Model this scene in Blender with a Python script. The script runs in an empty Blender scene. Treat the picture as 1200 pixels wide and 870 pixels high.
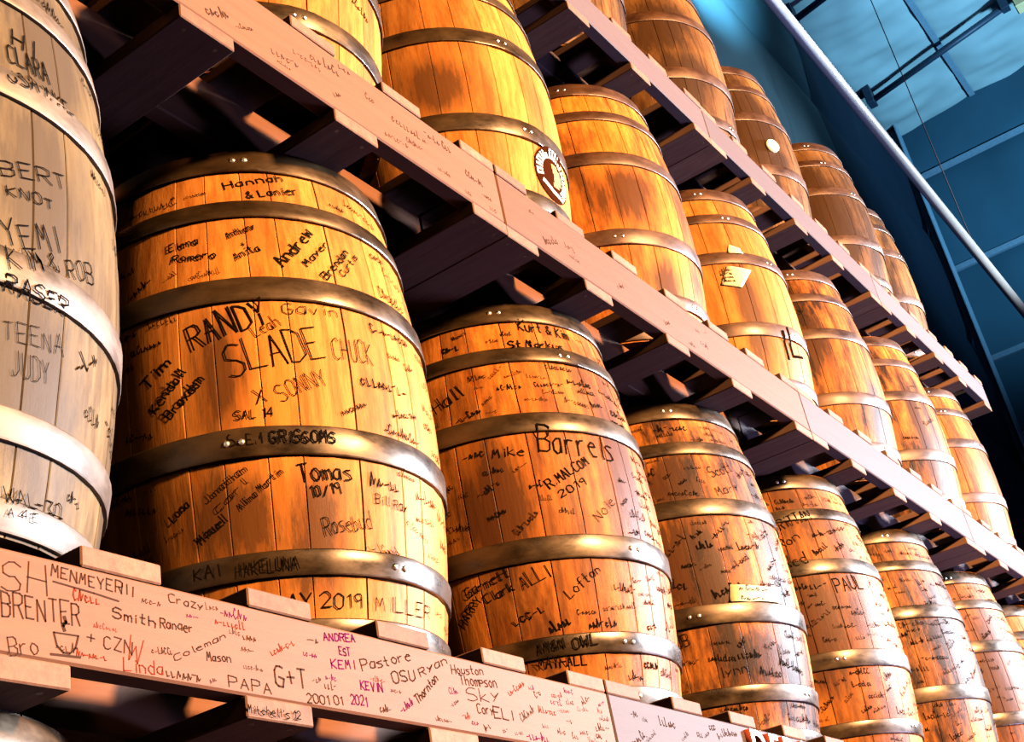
import bpy, bmesh, math, random
from mathutils import Vector, Matrix, noise

# ------------------------------------------------------------------ camera
scene = bpy.context.scene
col = scene.collection
cam_d = bpy.data.cameras.new('camera')
cam = bpy.data.objects.new('camera', cam_d)
col.objects.link(cam)
RIGHT = Vector((0.59454, -0.78913, -0.15427))
DOWN = Vector((0.30977, 0.40185, -0.86172))
FWD = Vector((0.74200, 0.46454, 0.48336))
cam.matrix_world = Matrix(((RIGHT.x, -DOWN.x, -FWD.x, -0.8286),
                           (RIGHT.y, -DOWN.y, -FWD.y, -1.0831),
                           (RIGHT.z, -DOWN.z, -FWD.z, -0.5919),
                           (0, 0, 0, 1)))
cam_d.sensor_width = 36.0
cam_d.lens = 1565.8 * 36.0 / 1200.0
cam_d.shift_x = (600 - 525.4) / 1200.0
cam_d.shift_y = (416.8 - 435) / 1200.0
cam_d.clip_start = 0.02
scene.camera = cam

# ------------------------------------------------------------------ world, exposure
scene.view_settings.view_transform = 'Standard'
scene.view_settings.look = 'None'
scene.view_settings.gamma = 1.0
scene.view_settings.exposure = 0.0
scene.view_settings.use_curve_mapping = False
world = bpy.data.worlds.new('world')
scene.world = world
world.use_nodes = True
bg = world.node_tree.nodes['Background']
bg.inputs[0].default_value = (0.10, 0.22, 0.55, 1)
bg.inputs[1].default_value = 0.03
scene.cycles.diffuse_bounces = 0


def aim(o, target):
    d = Vector(target) - o.location
    o.rotation_euler = d.to_track_quat('-Z', 'Y').to_euler()


def lamp(name, kind, loc, target, energy, color, size=0.3, size_y=None, spot=60, blend=0.6):
    l = bpy.data.lights.new(name, kind)
    l.energy = energy
    l.color = color
    if kind == 'AREA':
        l.size = size
        if size_y:
            l.shape = 'RECTANGLE'
            l.size_y = size_y
    else:
        l.shadow_soft_size = size
    if kind == 'SPOT':
        l.spot_size = math.radians(spot)
        l.spot_blend = blend
    o = bpy.data.objects.new(name, l)
    col.objects.link(o)
    o.location = loc
    aim(o, target)
    return o


# warm lamps along the aisle, daylight from the door at its far end
lamp('aisle_lamp', 'SPOT', (1.7, -6.2, 2.5), (2.3, 0.3, 1.0), 12500, (1.0, 0.57, 0.25), 0.3, spot=66, blend=0.35)
lamp('aisle_lamp', 'AREA', (-0.9, -2.9, 1.9), (0.8, 0.3, 0.5), 10, (1.0, 0.60, 0.30), 0.30)
lamp('door_daylight', 'SPOT', (9.6, -6.0, 2.2), (2.6, 0.2, 0.9), 27000, (0.78, 0.87, 1.0), 0.8, spot=54, blend=0.25)
lamp('floor_bounce_fill', 'AREA', (5.0, -2.5, -1.1), (2.8, 0.0, 1.4), 190, (0.42, 0.44, 1.0), 1.2, 0.5)  # added fill standing in for daylight bounced up from the floor
lamp('roof_fill_spot', 'SPOT', (9.4, -4.2, 4.0), (12.0, -0.6, 7.7), 2600, (0.32, 0.68, 0.92), 0.3, spot=74, blend=0.9)  # added fill without a fixture, brightens the roof and end wall
lamp('pipe_fill_spot', 'SPOT', (10.6, -4.6, 3.4), (7.6, 0.1, 4.4), 3200, (0.85, 0.93, 1.0), 0.2, spot=42, blend=0.8)  # added fill, there only to brighten the pipe
lamp('wall_fill_spot', 'SPOT', (5.6, -0.6, 5.2), (7.0, 1.0, 6.9), 9000, (0.34, 0.80, 1.0), 0.2, spot=40, blend=1.0)  # added spot that makes the pool of light high on the side wall



# ------------------------------------------------------------------ materials
def new_mat(name):
    m = bpy.data.materials.new(name)
    m.use_nodes = True
    nt = m.node_tree
    b = nt.nodes['Principled BSDF']
    return m, nt, b


def nd(nt, t, **kw):
    n = nt.nodes.new(t)
    for k, v in kw.items():
        setattr(n, k, v)
    return n


def ramp(nt, stops):
    r = nd(nt, 'ShaderNodeValToRGB')
    e = r.color_ramp.elements
    while len(e) < len(stops):
        e.new(0.5)
    for i, (p, c) in enumerate(stops):
        e[i].position = p
        e[i].color = (c[0], c[1], c[2], 1) if not isinstance(c, (int, float)) else (c, c, c, 1)
    return r


def coords(nt, scale, spread=3.7):
    tc = nd(nt, 'ShaderNodeTexCoord')
    oi = nd(nt, 'ShaderNodeObjectInfo')
    sc = nd(nt, 'ShaderNodeVectorMath', operation='SCALE')
    sc.inputs['Scale'].default_value = spread
    nt.links.new(oi.outputs['Location'], sc.inputs[0])
    ad = nd(nt, 'ShaderNodeVectorMath', operation='ADD')
    nt.links.new(tc.outputs['Object'], ad.inputs[0])
    nt.links.new(sc.outputs[0], ad.inputs[1])
    mp = nd(nt, 'ShaderNodeMapping')
    mp.inputs['Scale'].default_value = scale
    nt.links.new(ad.outputs[0], mp.inputs['Vector'])
    return mp, oi


def wood(name, light, dark, stain, grain_scale, stain_amt=0.5, rough=0.5, lo=0.47, vary=0.35, blotch=2.2, spec=0.07, bump=0.25, blobs=()):
    """grain along one axis, dark blotches, a tone of its own for each piece"""
    m, nt, b = new_mat(name)
    L = nt.links.new
    mp, oi = coords(nt, grain_scale)
    n1 = nd(nt, 'ShaderNodeTexNoise')
    n1.inputs['Scale'].default_value = 5.5
    n1.inputs['Detail'].default_value = 8
    n1.inputs['Roughness'].default_value = 0.72
    L(mp.outputs[0], n1.inputs['Vector'])
    r1 = ramp(nt, [(0.36, dark), (0.58, light)])
    L(n1.outputs['Fac'], r1.inputs[0])
    # per piece tone
    mr = nd(nt, 'ShaderNodeMapRange')
    mr.inputs['To Min'].default_value = 1.0 - vary
    mr.inputs['To Max'].default_value = 1.0 + vary * 0.45
    L(oi.outputs['Random'], mr.inputs['Value'])
    mul = nd(nt, 'ShaderNodeVectorMath', operation='SCALE')
    L(r1.outputs[0], mul.inputs[0])
    L(mr.outputs[0], mul.inputs['Scale'])
    # blotches and drips
    mp2, _ = coords(nt, tuple(0.35 * s ** 0.5 for s in grain_scale), 5.1)
    n2 = nd(nt, 'ShaderNodeTexNoise')
    n2.inputs['Scale'].default_value = blotch * 3
    n2.inputs['Detail'].default_value = 8
    n2.inputs['Roughness'].default_value = 0.7
    L(mp2.outputs[0], n2.inputs['Vector'])
    r2 = ramp(nt, [(lo, 0.0), (lo + 0.05, stain_amt * 0.4), (lo + 0.17, stain_amt)])
    L(n2.outputs['Fac'], r2.inputs[0])
    fac = r2.outputs[0]
    for (cx, cy, cz, sxy, sz) in blobs:          # weathered dark patches of this one barrel
        tc = nd(nt, 'ShaderNodeTexCoord')
        mpb = nd(nt, 'ShaderNodeMapping')
        mpb.inputs['Location'].default_value = (-cx / sxy, -cy / sxy, -cz / sz)
        mpb.inputs['Scale'].default_value = (1 / sxy, 1 / sxy, 1 / sz)
        L(tc.outputs['Object'], mpb.inputs['Vector'])
        ln = nd(nt, 'ShaderNodeVectorMath', operation='LENGTH')
        L(mpb.outputs[0], ln.inputs[0])
        a1 = nd(nt, 'ShaderNodeMath', operation='MULTIPLY_ADD')      # 0.75 - 0.6 d
        a1.inputs[1].default_value = -0.6
        a1.inputs[2].default_value = 1.2
        L(ln.outputs['Value'], a1.inputs[0])
        a2 = nd(nt, 'ShaderNodeMath', operation='MULTIPLY_ADD')      # + 1.9 (noise - 0.5)
        a2.inputs[1].default_value = 1.7
        L(n2.outputs['Fac'], a2.inputs[0])
        a3 = nd(nt, 'ShaderNodeMath', operation='MULTIPLY_ADD')
        a3.inputs[1].default_value = 1.5
        L(n1.outputs['Fac'], a3.inputs[0])
        L(a1.outputs[0], a3.inputs[2])
        sb = nd(nt, 'ShaderNodeMath', operation='SUBTRACT')
        sb.inputs[1].default_value = 1.6
        L(a3.outputs[0], a2.inputs[2])
        L(a2.outputs[0], sb.inputs[0])
        rr = ramp(nt, [(0.25, 0.0), (0.8, 0.92)])
        L(sb.outputs[0], rr.inputs[0])
        mxm = nd(nt, 'ShaderNodeMath', operation='MAXIMUM')
        L(fac, mxm.inputs[0])
        L(rr.outputs[0], mxm.inputs[1])
        fac = mxm.outputs[0]
    mx = nd(nt, 'ShaderNodeMix', data_type='RGBA')
    L(fac, mx.inputs[0])
    L(mul.outputs[0], mx.inputs[6])
    mx.inputs[7].default_value = (*stain, 1)
    L(mx.outputs[2], b.inputs['Base Color'])
    b.inputs['Roughness'].default_value = rough
    b.inputs['Specular IOR Level'].default_value = spec
    bp = nd(nt, 'ShaderNodeBump')
    bp.inputs['Strength'].default_value = bump
    bp.inputs['Distance'].default_value = 0.004
    L(n1.outputs['Fac'], bp.inputs['Height'])
    L(bp.outputs[0], b.inputs['Normal'])
    return m


def metal(name, c1, c2, rough, metallic, scale=9.0):
    m, nt, b = new_mat(name)
    L = nt.links.new
    mp, oi = coords(nt, (1, 1, 2.2))
    n1 = nd(nt, 'ShaderNodeTexNoise')
    n1.inputs['Scale'].default_value = scale
    n1.inputs['Detail'].default_value = 7
    n1.inputs['Roughness'].default_value = 0.65
    L(mp.outputs[0], n1.inputs['Vector'])
    r1 = ramp(nt, [(0.35, c1), (0.66, c2)])
    L(n1.outputs['Fac'], r1.inputs[0])
    L(r1.outputs[0], b.inputs['Base Color'])
    b.inputs['Metallic'].default_value = metallic
    r2 = ramp(nt, [(0.3, rough - 0.1), (0.7, rough + 0.15)])
    L(n1.outputs['Fac'], r2.inputs[0])
    L(r2.outputs[0], b.inputs['Roughness'])
    bp = nd(nt, 'ShaderNodeBump')
    bp.inputs['Strength'].default_value = 0.15
    bp.inputs['Distance'].default_value = 0.002
    L(n1.outputs['Fac'], bp.inputs['Height'])
    L(bp.outputs[0], b.inputs['Normal'])
    return m


def plain(name, c, rough=0.6, metallic=0.0, mottle=0.12, scale=30, bump=0.0, spec=0.5):
    m, nt, b = new_mat(name)
    L = nt.links.new
    mp, oi = coords(nt, (1, 1, 1))
    n1 = nd(nt, 'ShaderNodeTexNoise')
    n1.inputs['Scale'].default_value = scale
    n1.inputs['Detail'].default_value = 4
    L(mp.outputs[0], n1.inputs['Vector'])
    lo = tuple(v * (1 - mottle) for v in c)
    hi = tuple(min(1, v * (1 + mottle)) for v in c)
    r1 = ramp(nt, [(0.3, lo), (0.7, hi)])
    L(n1.outputs['Fac'], r1.inputs[0])
    L(r1.outputs[0], b.inputs['Base Color'])
    b.inputs['Roughness'].default_value = rough
    b.inputs['Metallic'].default_value = metallic
    b.inputs['Specular IOR Level'].default_value = spec
    if bump:
        bp = nd(nt, 'ShaderNodeBump')
        bp.inputs['Strength'].default_value = bump
        bp.inputs['Distance'].default_value = 0.01
        L(n1.outputs['Fac'], bp.inputs['Height'])
        L(bp.outputs[0], b.inputs['Normal'])
    return m


V = (11, 11, 0.9)
OAK_ARGS = {
    'amber': (('oak_amber', (0.45, 0.142, 0.020), (0.25, 0.060, 0.006), (0.040, 0.013, 0.004), V, 0.85), dict(lo=0.44)),
    'honey': (('oak_honey', (0.46, 0.165, 0.030), (0.30, 0.086, 0.011), (0.060, 0.021, 0.006), V, 0.55), dict()),
    'pale': (('oak_pale', (0.150, 0.106, 0.054), (0.092, 0.059, 0.027), (0.045, 0.031, 0.021), V, 0.8), dict(lo=0.42, vary=0.2)),
    'stained': (('oak_stained', (0.43, 0.138, 0.020), (0.23, 0.056, 0.006), (0.022, 0.008, 0.003), V, 1.0), dict(lo=0.41, blotch=2.8)),
    'brown': (('oak_brown', (0.185, 0.080, 0.021), (0.095, 0.034, 0.008), (0.020, 0.008, 0.003), V, 0.9), dict(lo=0.43, vary=0.3)),
}
OAK = {k: wood(*a, **kw) for k, (a, kw) in OAK_ARGS.items()}
HOOP = {
    'steel': metal('hoop_steel', (0.018, 0.009, 0.003), (0.070, 0.037, 0.013), 0.32, 0.5),
    'rust': metal('hoop_rust', (0.028, 0.009, 0.003), (0.085, 0.031, 0.009), 0.42, 0.35),
    'zinc': metal('hoop_zinc', (0.040, 0.026, 0.016), (0.13, 0.095, 0.072), 0.46, 0.4),
}
RIVET = metal('rivet_steel', (0.6, 0.58, 0.5), (0.9, 0.86, 0.75), 0.3, 1.0)
HEAD = wood('barrel_head_oak', (0.312, 0.156, 0.052), (0.187, 0.078, 0.021), (0.042, 0.016, 0.005), (1.2, 11, 11), 0.6)
BUNG = plain('bung_wood', (0.72, 0.52, 0.28), 0.6)
X_GRAIN, Y_GRAIN = (0.9, 10, 10), (10, 0.9, 10)
RAIL = {
    'peach': wood('pine_peach', (0.150, 0.066, 0.036), (0.130, 0.055, 0.030), (0.105, 0.045, 0.028), X_GRAIN, 0.35, 0.6, 0.06),
    'pink': wood('pine_pinkish', (0.094, 0.064, 0.062), (0.084, 0.056, 0.055), (0.072, 0.049, 0.053), X_GRAIN, 0.3, 0.6, 0.06),
}
BOARD = wood('pine_board', (0.22, 0.112, 0.066), (0.145, 0.067, 0.040), (0.11, 0.052, 0.038), Y_GRAIN, 0.5, 0.65, 0.35)
INK = [plain('ink_black', (0.006, 0.004, 0.003), 0.5, spec=0.0), plain('ink_red', (0.13, 0.018, 0.010), 0.5, spec=0.0),
       plain('ink_magenta', (0.080, 0.006, 0.042), 0.5, spec=0.0), plain('ink_faded', (0.036, 0.018, 0.013), 0.6, spec=0.0)]
NAIL = plain('nail_iron', (0.02, 0.018, 0.02), 0.6)
BROWN = plain('emblem_brown', (0.026, 0.006, 0.002), 0.8, spec=0.0)
WHITE = plain('emblem_white', (0.40, 0.39, 0.37), 0.6, spec=0.1)
ORANGE = plain('emblem_orange', (0.34, 0.15, 0.04), 0.6, spec=0.1)
PAPER = plain('paper_cream', (0.46, 0.37, 0.19), 0.7)
LETTER = plain('letter_white', (0.40, 0.38, 0.38), 0.4)
LETTER_EDGE = plain('letter_edge_red', (0.45, 0.07, 0.02), 0.4)
VINYL = plain('insulation_vinyl', (0.34, 0.50, 0.58), 0.42, 0.0, 0.10, 2.5, 0.05)
WALL_SHADED = plain('wall_facing_shaded', (0.007, 0.016, 0.032), 0.7, 0.0, 0.12, 2.0, 0.05, 0.05)  # side wall facing with its shade put into the colour
WALL_LIT = plain('wall_facing_lit', (0.025, 0.060, 0.085), 0.6, 0.0, 0.10, 2.0, 0.05, 0.1)  # the same facing, painted lighter for the lit upper stretch
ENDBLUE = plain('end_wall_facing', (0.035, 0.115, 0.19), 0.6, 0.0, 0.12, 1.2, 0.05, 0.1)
DARKSTEEL = plain('steel_dark_blue', (0.02, 0.045, 0.09), 0.5, 0.3)
BLUESTEEL = plain('steel_blue', (0.20, 0.36, 0.52), 0.5, 0.2)
PIPE = plain('pipe_white', (0.50, 0.52, 0.53), 0.4, 0.1, 0.06)
CONCRETE = plain('concrete', (0.045, 0.05, 0.06), 0.7, 0, 0.2, 6)
PALEYELLOW = plain('pale_yellow', (0.80, 0.66, 0.36), 0.6)
REDROD = plain('rod_rust', (0.06, 0.03, 0.03), 0.6)


# ------------------------------------------------------------------ mesh helpers
def link(name, me, m, parent=None):
    o = bpy.data.objects.new(name, me)
    col.objects.link(o)
    if m is not None and not me.materials:
        me.materials.append(m)
    if parent:
        o.parent = parent
    return o


def from_data(name, verts, faces, smooth=False):
    me = bpy.data.meshes.new(name)
    me.from_pydata([tuple(v) for v in verts], [], faces)
    me.update()
    if smooth:
        for p in me.polygons:
            p.use_smooth = True
    return me


def from_bm(name, bm, smooth=False):
    bmesh.ops.recalc_face_normals(bm, faces=bm.faces)
    me = bpy.data.meshes.new(name)
    bm.to_mesh(me)
    bm.free()
    if smooth:
        for p in me.polygons:
            p.use_smooth = True
    return me


def box_mesh(name, x0, x1, y0, y1, z0, z1, bev=0.003):
    bm = bmesh.new()
    bmesh.ops.create_cube(bm, size=1.0)
    for v in bm.verts:
        v.co = Vector(((x0 + x1) / 2 + v.co.x * (x1 - x0), (y0 + y1) / 2 + v.co.y * (y1 - y0), (z0 + z1) / 2 + v.co.z * (z1 - z0)))
    if bev:
        bmesh.ops.bevel(bm, geom=list(bm.edges), offset=bev, segments=1, affect='EDGES')
    return from_bm(name, bm)


def tube_mesh(name, p0, p1, r, n=14):
    p0, p1 = Vector(p0), Vector(p1)
    d = (p1 - p0).normalized()
    a = d.orthogonal().normalized()
    b = d.cross(a)
    vs, fs = [], []
    for p in (p0, p1):
        for k in range(n):
            t = 2 * math.pi * k / n
            vs.append(p + a * r * math.cos(t) + b * r * math.sin(t))
    for k in range(n):
        fs.append((k, (k + 1) % n, n + (k + 1) % n, n + k))
    fs.append(tuple(range(n))[::-1])
    fs.append(tuple(range(n, 2 * n)))
    me = from_data(name, vs, fs)
    for p in me.polygons:
        p.use_smooth = len(p.vertices) == 4
    return me


def empty(name, loc):
    o = bpy.data.objects.new(name, None)
    o.empty_display_size = 0.1
    col.objects.link(o)
    o.location = loc
    return o


def tag(o, label, cat, group=None):
    o['label'] = label
    o['category'] = cat
    if group:
        o['group'] = group
    return o


def struct(o):
    o['kind'] = 'structure'
    return o


# ------------------------------------------------------------------ the hall: floor, side wall, end wall, roof
WY, EX, EAVE, SLOPE = 1.0, 12.6, 8.0, 0.10
FLOOR_Z = -1.2299
struct(link('floor', from_data('floor', [(-6, -9, FLOOR_Z), (EX, -9, FLOOR_Z), (EX, WY, FLOOR_Z), (-6, WY, FLOOR_Z)], [(0, 1, 2, 3)]), CONCRETE))


def roof_z(y):
    return EAVE + SLOPE * (WY - y)


def drape(name, org, ux, uy, nrm, lx, ly, sag, m, parent, seed, nx=40, ny=24, fold=0.02):
    """an insulation blanket clamped along two edges (at v = 0 and 1), bellied between them, with creases"""
    org, ux, uy, nrm = Vector(org), Vector(ux), Vector(uy), Vector(nrm)
    vs, fs = [], []
    for i in range(nx + 1):
        for j in range(ny + 1):
            u, v = i / nx, j / ny
            p = org + ux * (lx * u) + uy * (ly * v)
            bell = 4 * v * (1 - v)
            s = sag * bell ** 0.6
            q = Vector((u * lx * 2.2 + seed * 7.1, v * ly * 0.9, seed))
            s += fold * noise.noise(q) * bell + 0.5 * fold * noise.noise(q * 2.7) * bell
            edge = max(0, 1 - min(v, 1 - v) * 6)
            s += 0.35 * fold * edge * noise.noise(Vector((u * lx * 9, seed * 3.0, 0))) * (0.3 + bell)
            vs.append(p + nrm * s)
    for i in range(nx):
        for j in range(ny):
            a = i * (ny + 1) + j
            fs.append((a, a + 1, a + ny + 2, a + ny + 1))
    o = link(name, from_data(name, vs, fs, True), m, parent)
    return o


ceiling = struct(link('ceiling', box_mesh('ceiling', -6, EX, -9, WY, 0, 0.02, 0), DARKSTEEL))
for v in ceiling.data.vertices:
    v.co.z += roof_z(v.co.y) + 0.05
slope_dir = Vector((0, -1, SLOPE)).normalized()
roof_n = Vector((0, -SLOPE, -1)).normalized()
PURL = [1.0, 0.04, -0.96, -1.96, -2.96, -3.96]
for k in range(len(PURL) - 1):
    for s, (xa, xb) in enumerate(((6.0, 9.55), (9.55, EX))):
        drape('insulation_blanket', (xa, PURL[k], roof_z(PURL[k])), (1, 0, 0), slope_dir, roof_n,
              xb - xa, (PURL[k] - PURL[k + 1]) / slope_dir.y * -1, 0.045, VINYL, ceiling, k * 2 + s, 90, 36, 0.07)
for k in range(1, len(PURL)):
    link('purlin', box_mesh('purlin', 2.0, EX, PURL[k] - 0.03, PURL[k] + 0.03, roof_z(PURL[k]) - 0.045, roof_z(PURL[k]) + 0.05, 0), BLUESTEEL, ceiling)

wall_back = struct(link('wall_back', box_mesh('wall_back', -6, EX, WY + 0.03, WY + 0.08, FLOOR_Z, EAVE + 0.05, 0), DARKSTEEL))
GIRT = [8.0, 6.68, 5.3, 3.9, 2.5, 1.1, -0.2, FLOOR_Z]
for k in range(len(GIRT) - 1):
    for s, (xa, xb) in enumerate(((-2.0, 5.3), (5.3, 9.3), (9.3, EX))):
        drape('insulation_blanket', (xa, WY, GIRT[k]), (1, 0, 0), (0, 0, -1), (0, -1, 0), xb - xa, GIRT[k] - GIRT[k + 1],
              0.05, WALL_LIT if k < 2 and s < 2 else WALL_SHADED, wall_back, 20 + k * 2 + s, 30, 14, 0.03)  # lit and shaded colour of one facing, split where the light pool fades
wall_right = struct(link('wall_right', box_mesh('wall_right', EX + 0.03, EX + 0.08, -9, WY, FLOOR_Z, EAVE + 0.9, 0), DARKSTEEL))
EG = [8.6, 7.4, 6.2, 5.1, 3.9, 2.7, 1.5, 0.3, FLOOR_Z]
for k in range(len(EG) - 1):
    drape('insulation_blanket', (EX, WY - 0.03, EG[k]), (0, -1, 0), (0, 0, -1), (-1, 0, 0), 5.0, EG[k] - EG[k + 1],
          0.05, ENDBLUE, wall_right, 50 + k, 30, 14, 0.03)
    if k:
        link('girt', box_mesh('girt', EX - 0.05, EX + 0.02, -4, WY - 0.05, EG[k] - 0.03, EG[k] + 0.03, 0), BLUESTEEL, wall_right)

# steel frame column standing in the corner of the hall
colm = empty('steel_column', (EX - 0.25, WY - 0.12, FLOOR_Z))
tag(colm, 'tall blue steel column in the corner where the dark wall meets the end wall', 'column')
link('flange', box_mesh('flange', -0.09, 0.09, -0.02, 0.0, 0, EAVE - FLOOR_Z, 0.004), BLUESTEEL, colm)
link('web', box_mesh('web', -0.01, 0.01, 0, 0.07, 0, EAVE - FLOOR_Z, 0), DARKSTEEL, colm)

# sprinkler pipe along the eave, its hanger rods and couplings
pipe = empty('ceiling_pipe', (2.0, 0.1, 4.24))
tag(pipe, 'long pale pipe running under the blue insulated roof above the top barrels', 'pipe')
link('pipe_run', tube_mesh('pipe_run', (0, 0, 0), (EX - 2.02, 0, -0.13), 0.036, 20), PIPE, pipe)
for x in (2.2, 7.9):
    link('coupling', tube_mesh('coupling', (x, 0, -0.01 * x), (x + 0.10, 0, -0.01 * x), 0.043, 18), PIPE, pipe)
for x in (1.0, 6.45):
    link('hanger_rod', tube_mesh('hanger_rod', (x, 0, 0), (x, 0, roof_z(0.1) - 4.24), 0.004, 8), REDROD, pipe)

# dark struts lying under the roof, square to the purlins
for xs, ya, yb, word in ((11.42, 0.85, -0.66, 'meeting the pipe where the roof vinyl is pleated'), (9.6, 0.95, -0.7, 'nearest the top of the barrel stack')):
    b = empty('roof_strut', (xs, ya, roof_z(ya) - 0.19))
    e = Vector((-0.16, yb - ya, roof_z(yb) - roof_z(ya)))
    link('strut_bar', tube_mesh('strut_bar', (0, 0, 0), e, 0.034, 12), DARKSTEEL, b)
    link('end_bracket', box_mesh('end_bracket', -0.07, 0.07, -0.03, 0.05, -0.05, 0.20, 0.005), DARKSTEEL, b)
    link('end_bracket', box_mesh('end_bracket', e.x - 0.05, e.x + 0.05, e.y - 0.05, e.y + 0.03, e.z - 0.04, e.z + 0.20, 0.005), DARKSTEEL, b)
    tag(b, 'dark blue steel strut under the roof ' + word, 'strut', 'roof struts')
lb = empty('ceiling_box', (11.3, -0.87, roof_z(-0.87) - 0.30))
tag(lb, 'pale box fixed under the roof beside the dark strut', 'box')
link('housing', box_mesh('housing', -0.08, 0.08, -0.12, 0.12, 0, 0.16, 0.012), PALEYELLOW, lb)
link('mounting_plate', box_mesh('mounting_plate', -0.08, 0.08, -0.1, 0.1, 0.16, 0.30, 0.004), DARKSTEEL, lb)
pn = empty('wall_panel', (EX - 0.10, 0.74, 3.7))
tag(pn, 'pale yellow panel on the end wall beside the steel column', 'panel')
link('board', box_mesh('board', -0.02, 0.02, -0.2, 0.2, 0, 0.5, 0.006), PALEYELLOW, pn)
link('frame_strip', box_mesh('frame_strip', -0.03, 0.02, -0.22, 0.22, 0.5, 0.53, 0.004), BLUESTEEL, pn)

# ------------------------------------------------------------------ handwriting: single-stroke letters as thin ribbons
G = {
    'A': '00 3A 60|14 54', 'B': '00 0A|0A 4A 69 66 45 05|45 64 61 40 00', 'C': '69 4A 2A 08 02 20 40 61', 'D': '00 0A 3A 68 62 30 00',
    'E': '6A 0A 00 60|05 45', 'F': '00 0A 6A|05 45', 'G': '69 4A 2A 08 02 20 50 64 35', 'H': '00 0A|60 6A|05 65', 'I': '30 3A',
    'J': '5A 52 30 10 02', 'K': '00 0A|6A 05 60', 'L': '0A 00 60', 'M': '00 1A 34 5A 60', 'N': '00 0A 60 6A', 'O': '2A 08 02 20 40 62 68 4A 2A',
    'P': '00 0A 4A 69 66 45 05', 'R': '00 0A 4A 69 66 45 05|35 60', 'S': '69 4A 2A 08 06 25 45 63 61 40 20 01', 'T': '30 3A|0A 6A',
    'U': '0A 02 20 40 62 6A', 'V': '0A 30 6A', 'W': '0A 10 36 50 6A', 'X': '00 6A|0A 60', 'Y': '0A 35 6A|35 30', 'Z': '0A 6A 00 60',
    'a': '56 26 04 01 20 40 54|56 50', 'b': '0A 00 30 52 54 36 05', 'c': '55 26 04 02 20 51', 'd': '5A 50 20 02 04 26 55', 'e': '04 54 46 26 04 02 20 50',
    'f': '20 28 3A 5A|06 46', 'g': '56 26 04 02 21 52|56 50', 'h': '0A 00|05 36 54 50', 'i': '20 26|29 28', 'k': '0A 00|46 03 50', 'l': '2A 21 30',
    'm': '00 06|05 26 34 30|35 56 64 60', 'n': '00 06|05 36 54 50', 'o': '26 04 02 20 40 52 54 36 26', 'p': '00 06 46 54 33 03', 'r': '00 06|04 26 46',
    's': '56 26 05 14 43 51 30 00', 't': '2A 21 40|06 46', 'u': '06 01 20 40 52|56 50', 'v': '06 20 56', 'z': '06 56 00 50', 'j': '36 31 10|39 38', 'x': '00 56|06 50', 'w': '06 10 34 50 66', 'y': '06 23 56|56 10',
    '0': '2A 08 02 20 40 62 68 4A 2A', '1': '18 3A 30', '2': '08 2A 4A 68 66 00 60', '3': '0A 6A 35 63 61 30 01', '4': '5A 50|5A 03 63',
    '9': '66 35 17 19 3A 5A 68 60', '8': '35 07 1A 5A 67 35 02 20 40 62 35', '/': '00 6A', '+': '05 65|38 32', '&': '60 18 3A 48 03 11 30 64', '-': '05 55', '.': '20 21', "'": '2A 28',
}


def gl(c):
    if c not in G:
        return []
    return [[(int(p[0], 16) / 10.0, int(p[1], 16) / 10.0) for p in st.split()] for st in G[c].split('|')]


def text_strokes(t, rnd, jit=0.035):
    out, x = [], 0.0
    for c in t:
        if c == ' ':
            x += 0.45
            continue
        sk = rnd.uniform(-0.02, 0.05)
        dy = rnd.uniform(-0.06, 0.06)
        sc = rnd.uniform(0.9, 1.08)
        for st in gl(c):
            out.append([(x + (px * sc + sk * py) + rnd.uniform(-jit, jit), py * sc + dy + rnd.uniform(-jit, jit)) for px, py in st])
        x += (0.5 if c in "Ii1l.'" else 0.84) * (0.9 if c.islower() else 1.0)
    return out, max(x, 0.3)


def scribble_strokes(rnd, n):
    """unreadable pen marks: short hooks, loops and zigzags"""
    out, x = [], 0.0
    for k in range(n):
        t = rnd.random()
        hgt = rnd.choice((0.5, 0.55, 0.6, 1.0))
        if t < 0.3:
            st = [(x, 0), (x + 0.1, hgt), (x + 0.25, 0.1), (x + 0.4, hgt * 0.6)]
        elif t < 0.55:
            st = [(x + 0.3, hgt * 0.8), (x + 0.1, hgt), (x, hgt * 0.4), (x + 0.15, 0), (x + 0.38, 0.2)]
        elif t < 0.8:
            st = [(x, hgt), (x + 0.08, 0), (x + 0.3, 0.1)]
        else:
            st = [(x, hgt * 0.5), (x + 0.35, hgt * 0.6)]
        out.append([(a + rnd.uniform(-.05, .05), b + rnd.uniform(-.05, .05)) for a, b in st])
        x += rnd.uniform(0.42, 0.62)
    return out, x


class Ribbon:
    def __init__(self):
        self.v, self.f = [], []

    def stroke(self, pts, w, fn, step):
        """pts in surface coordinates (u, v), ribbon of half width w, fn maps to 3D"""
        for (ax, ay), (bx, by) in zip(pts, pts[1:]):
            L = math.hypot(bx - ax, by - ay)
            if L < 1e-6:
                continue
            tx, ty = (bx - ax) / L, (by - ay) / L
            n = max(1, int(math.ceil(L / step)))
            e = w * 0.6
            base = len(self.v)
            for k in range(n + 1):
                s = -e + (L + 2 * e) * k / n
                cx, cy = ax + tx * s, ay + ty * s
                self.v.append(fn(cx - ty * w, cy + tx * w))
                self.v.append(fn(cx + ty * w, cy - tx * w))
            for k in range(n):
                a = base + 2 * k
                self.f.append((a, a + 1, a + 3, a + 2))

    def line(self, strokes, width, u0, v0, u1, v1, h, w, fn, step=0.02):
        L = math.hypot(u1 - u0, v1 - v0)
        tx, ty = (u1 - u0) / L, (v1 - v0) / L
        sx = L / width
        for st in strokes:
            self.stroke([(u0 + tx * px * sx - ty * py * h, v0 + ty * px * sx + tx * py * h) for px, py in st], w, fn, step)

    def build(self, name, m, parent):
        if not self.v:
            return None
        return link(name, from_data(name, self.v, self.f), m, parent)


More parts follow.
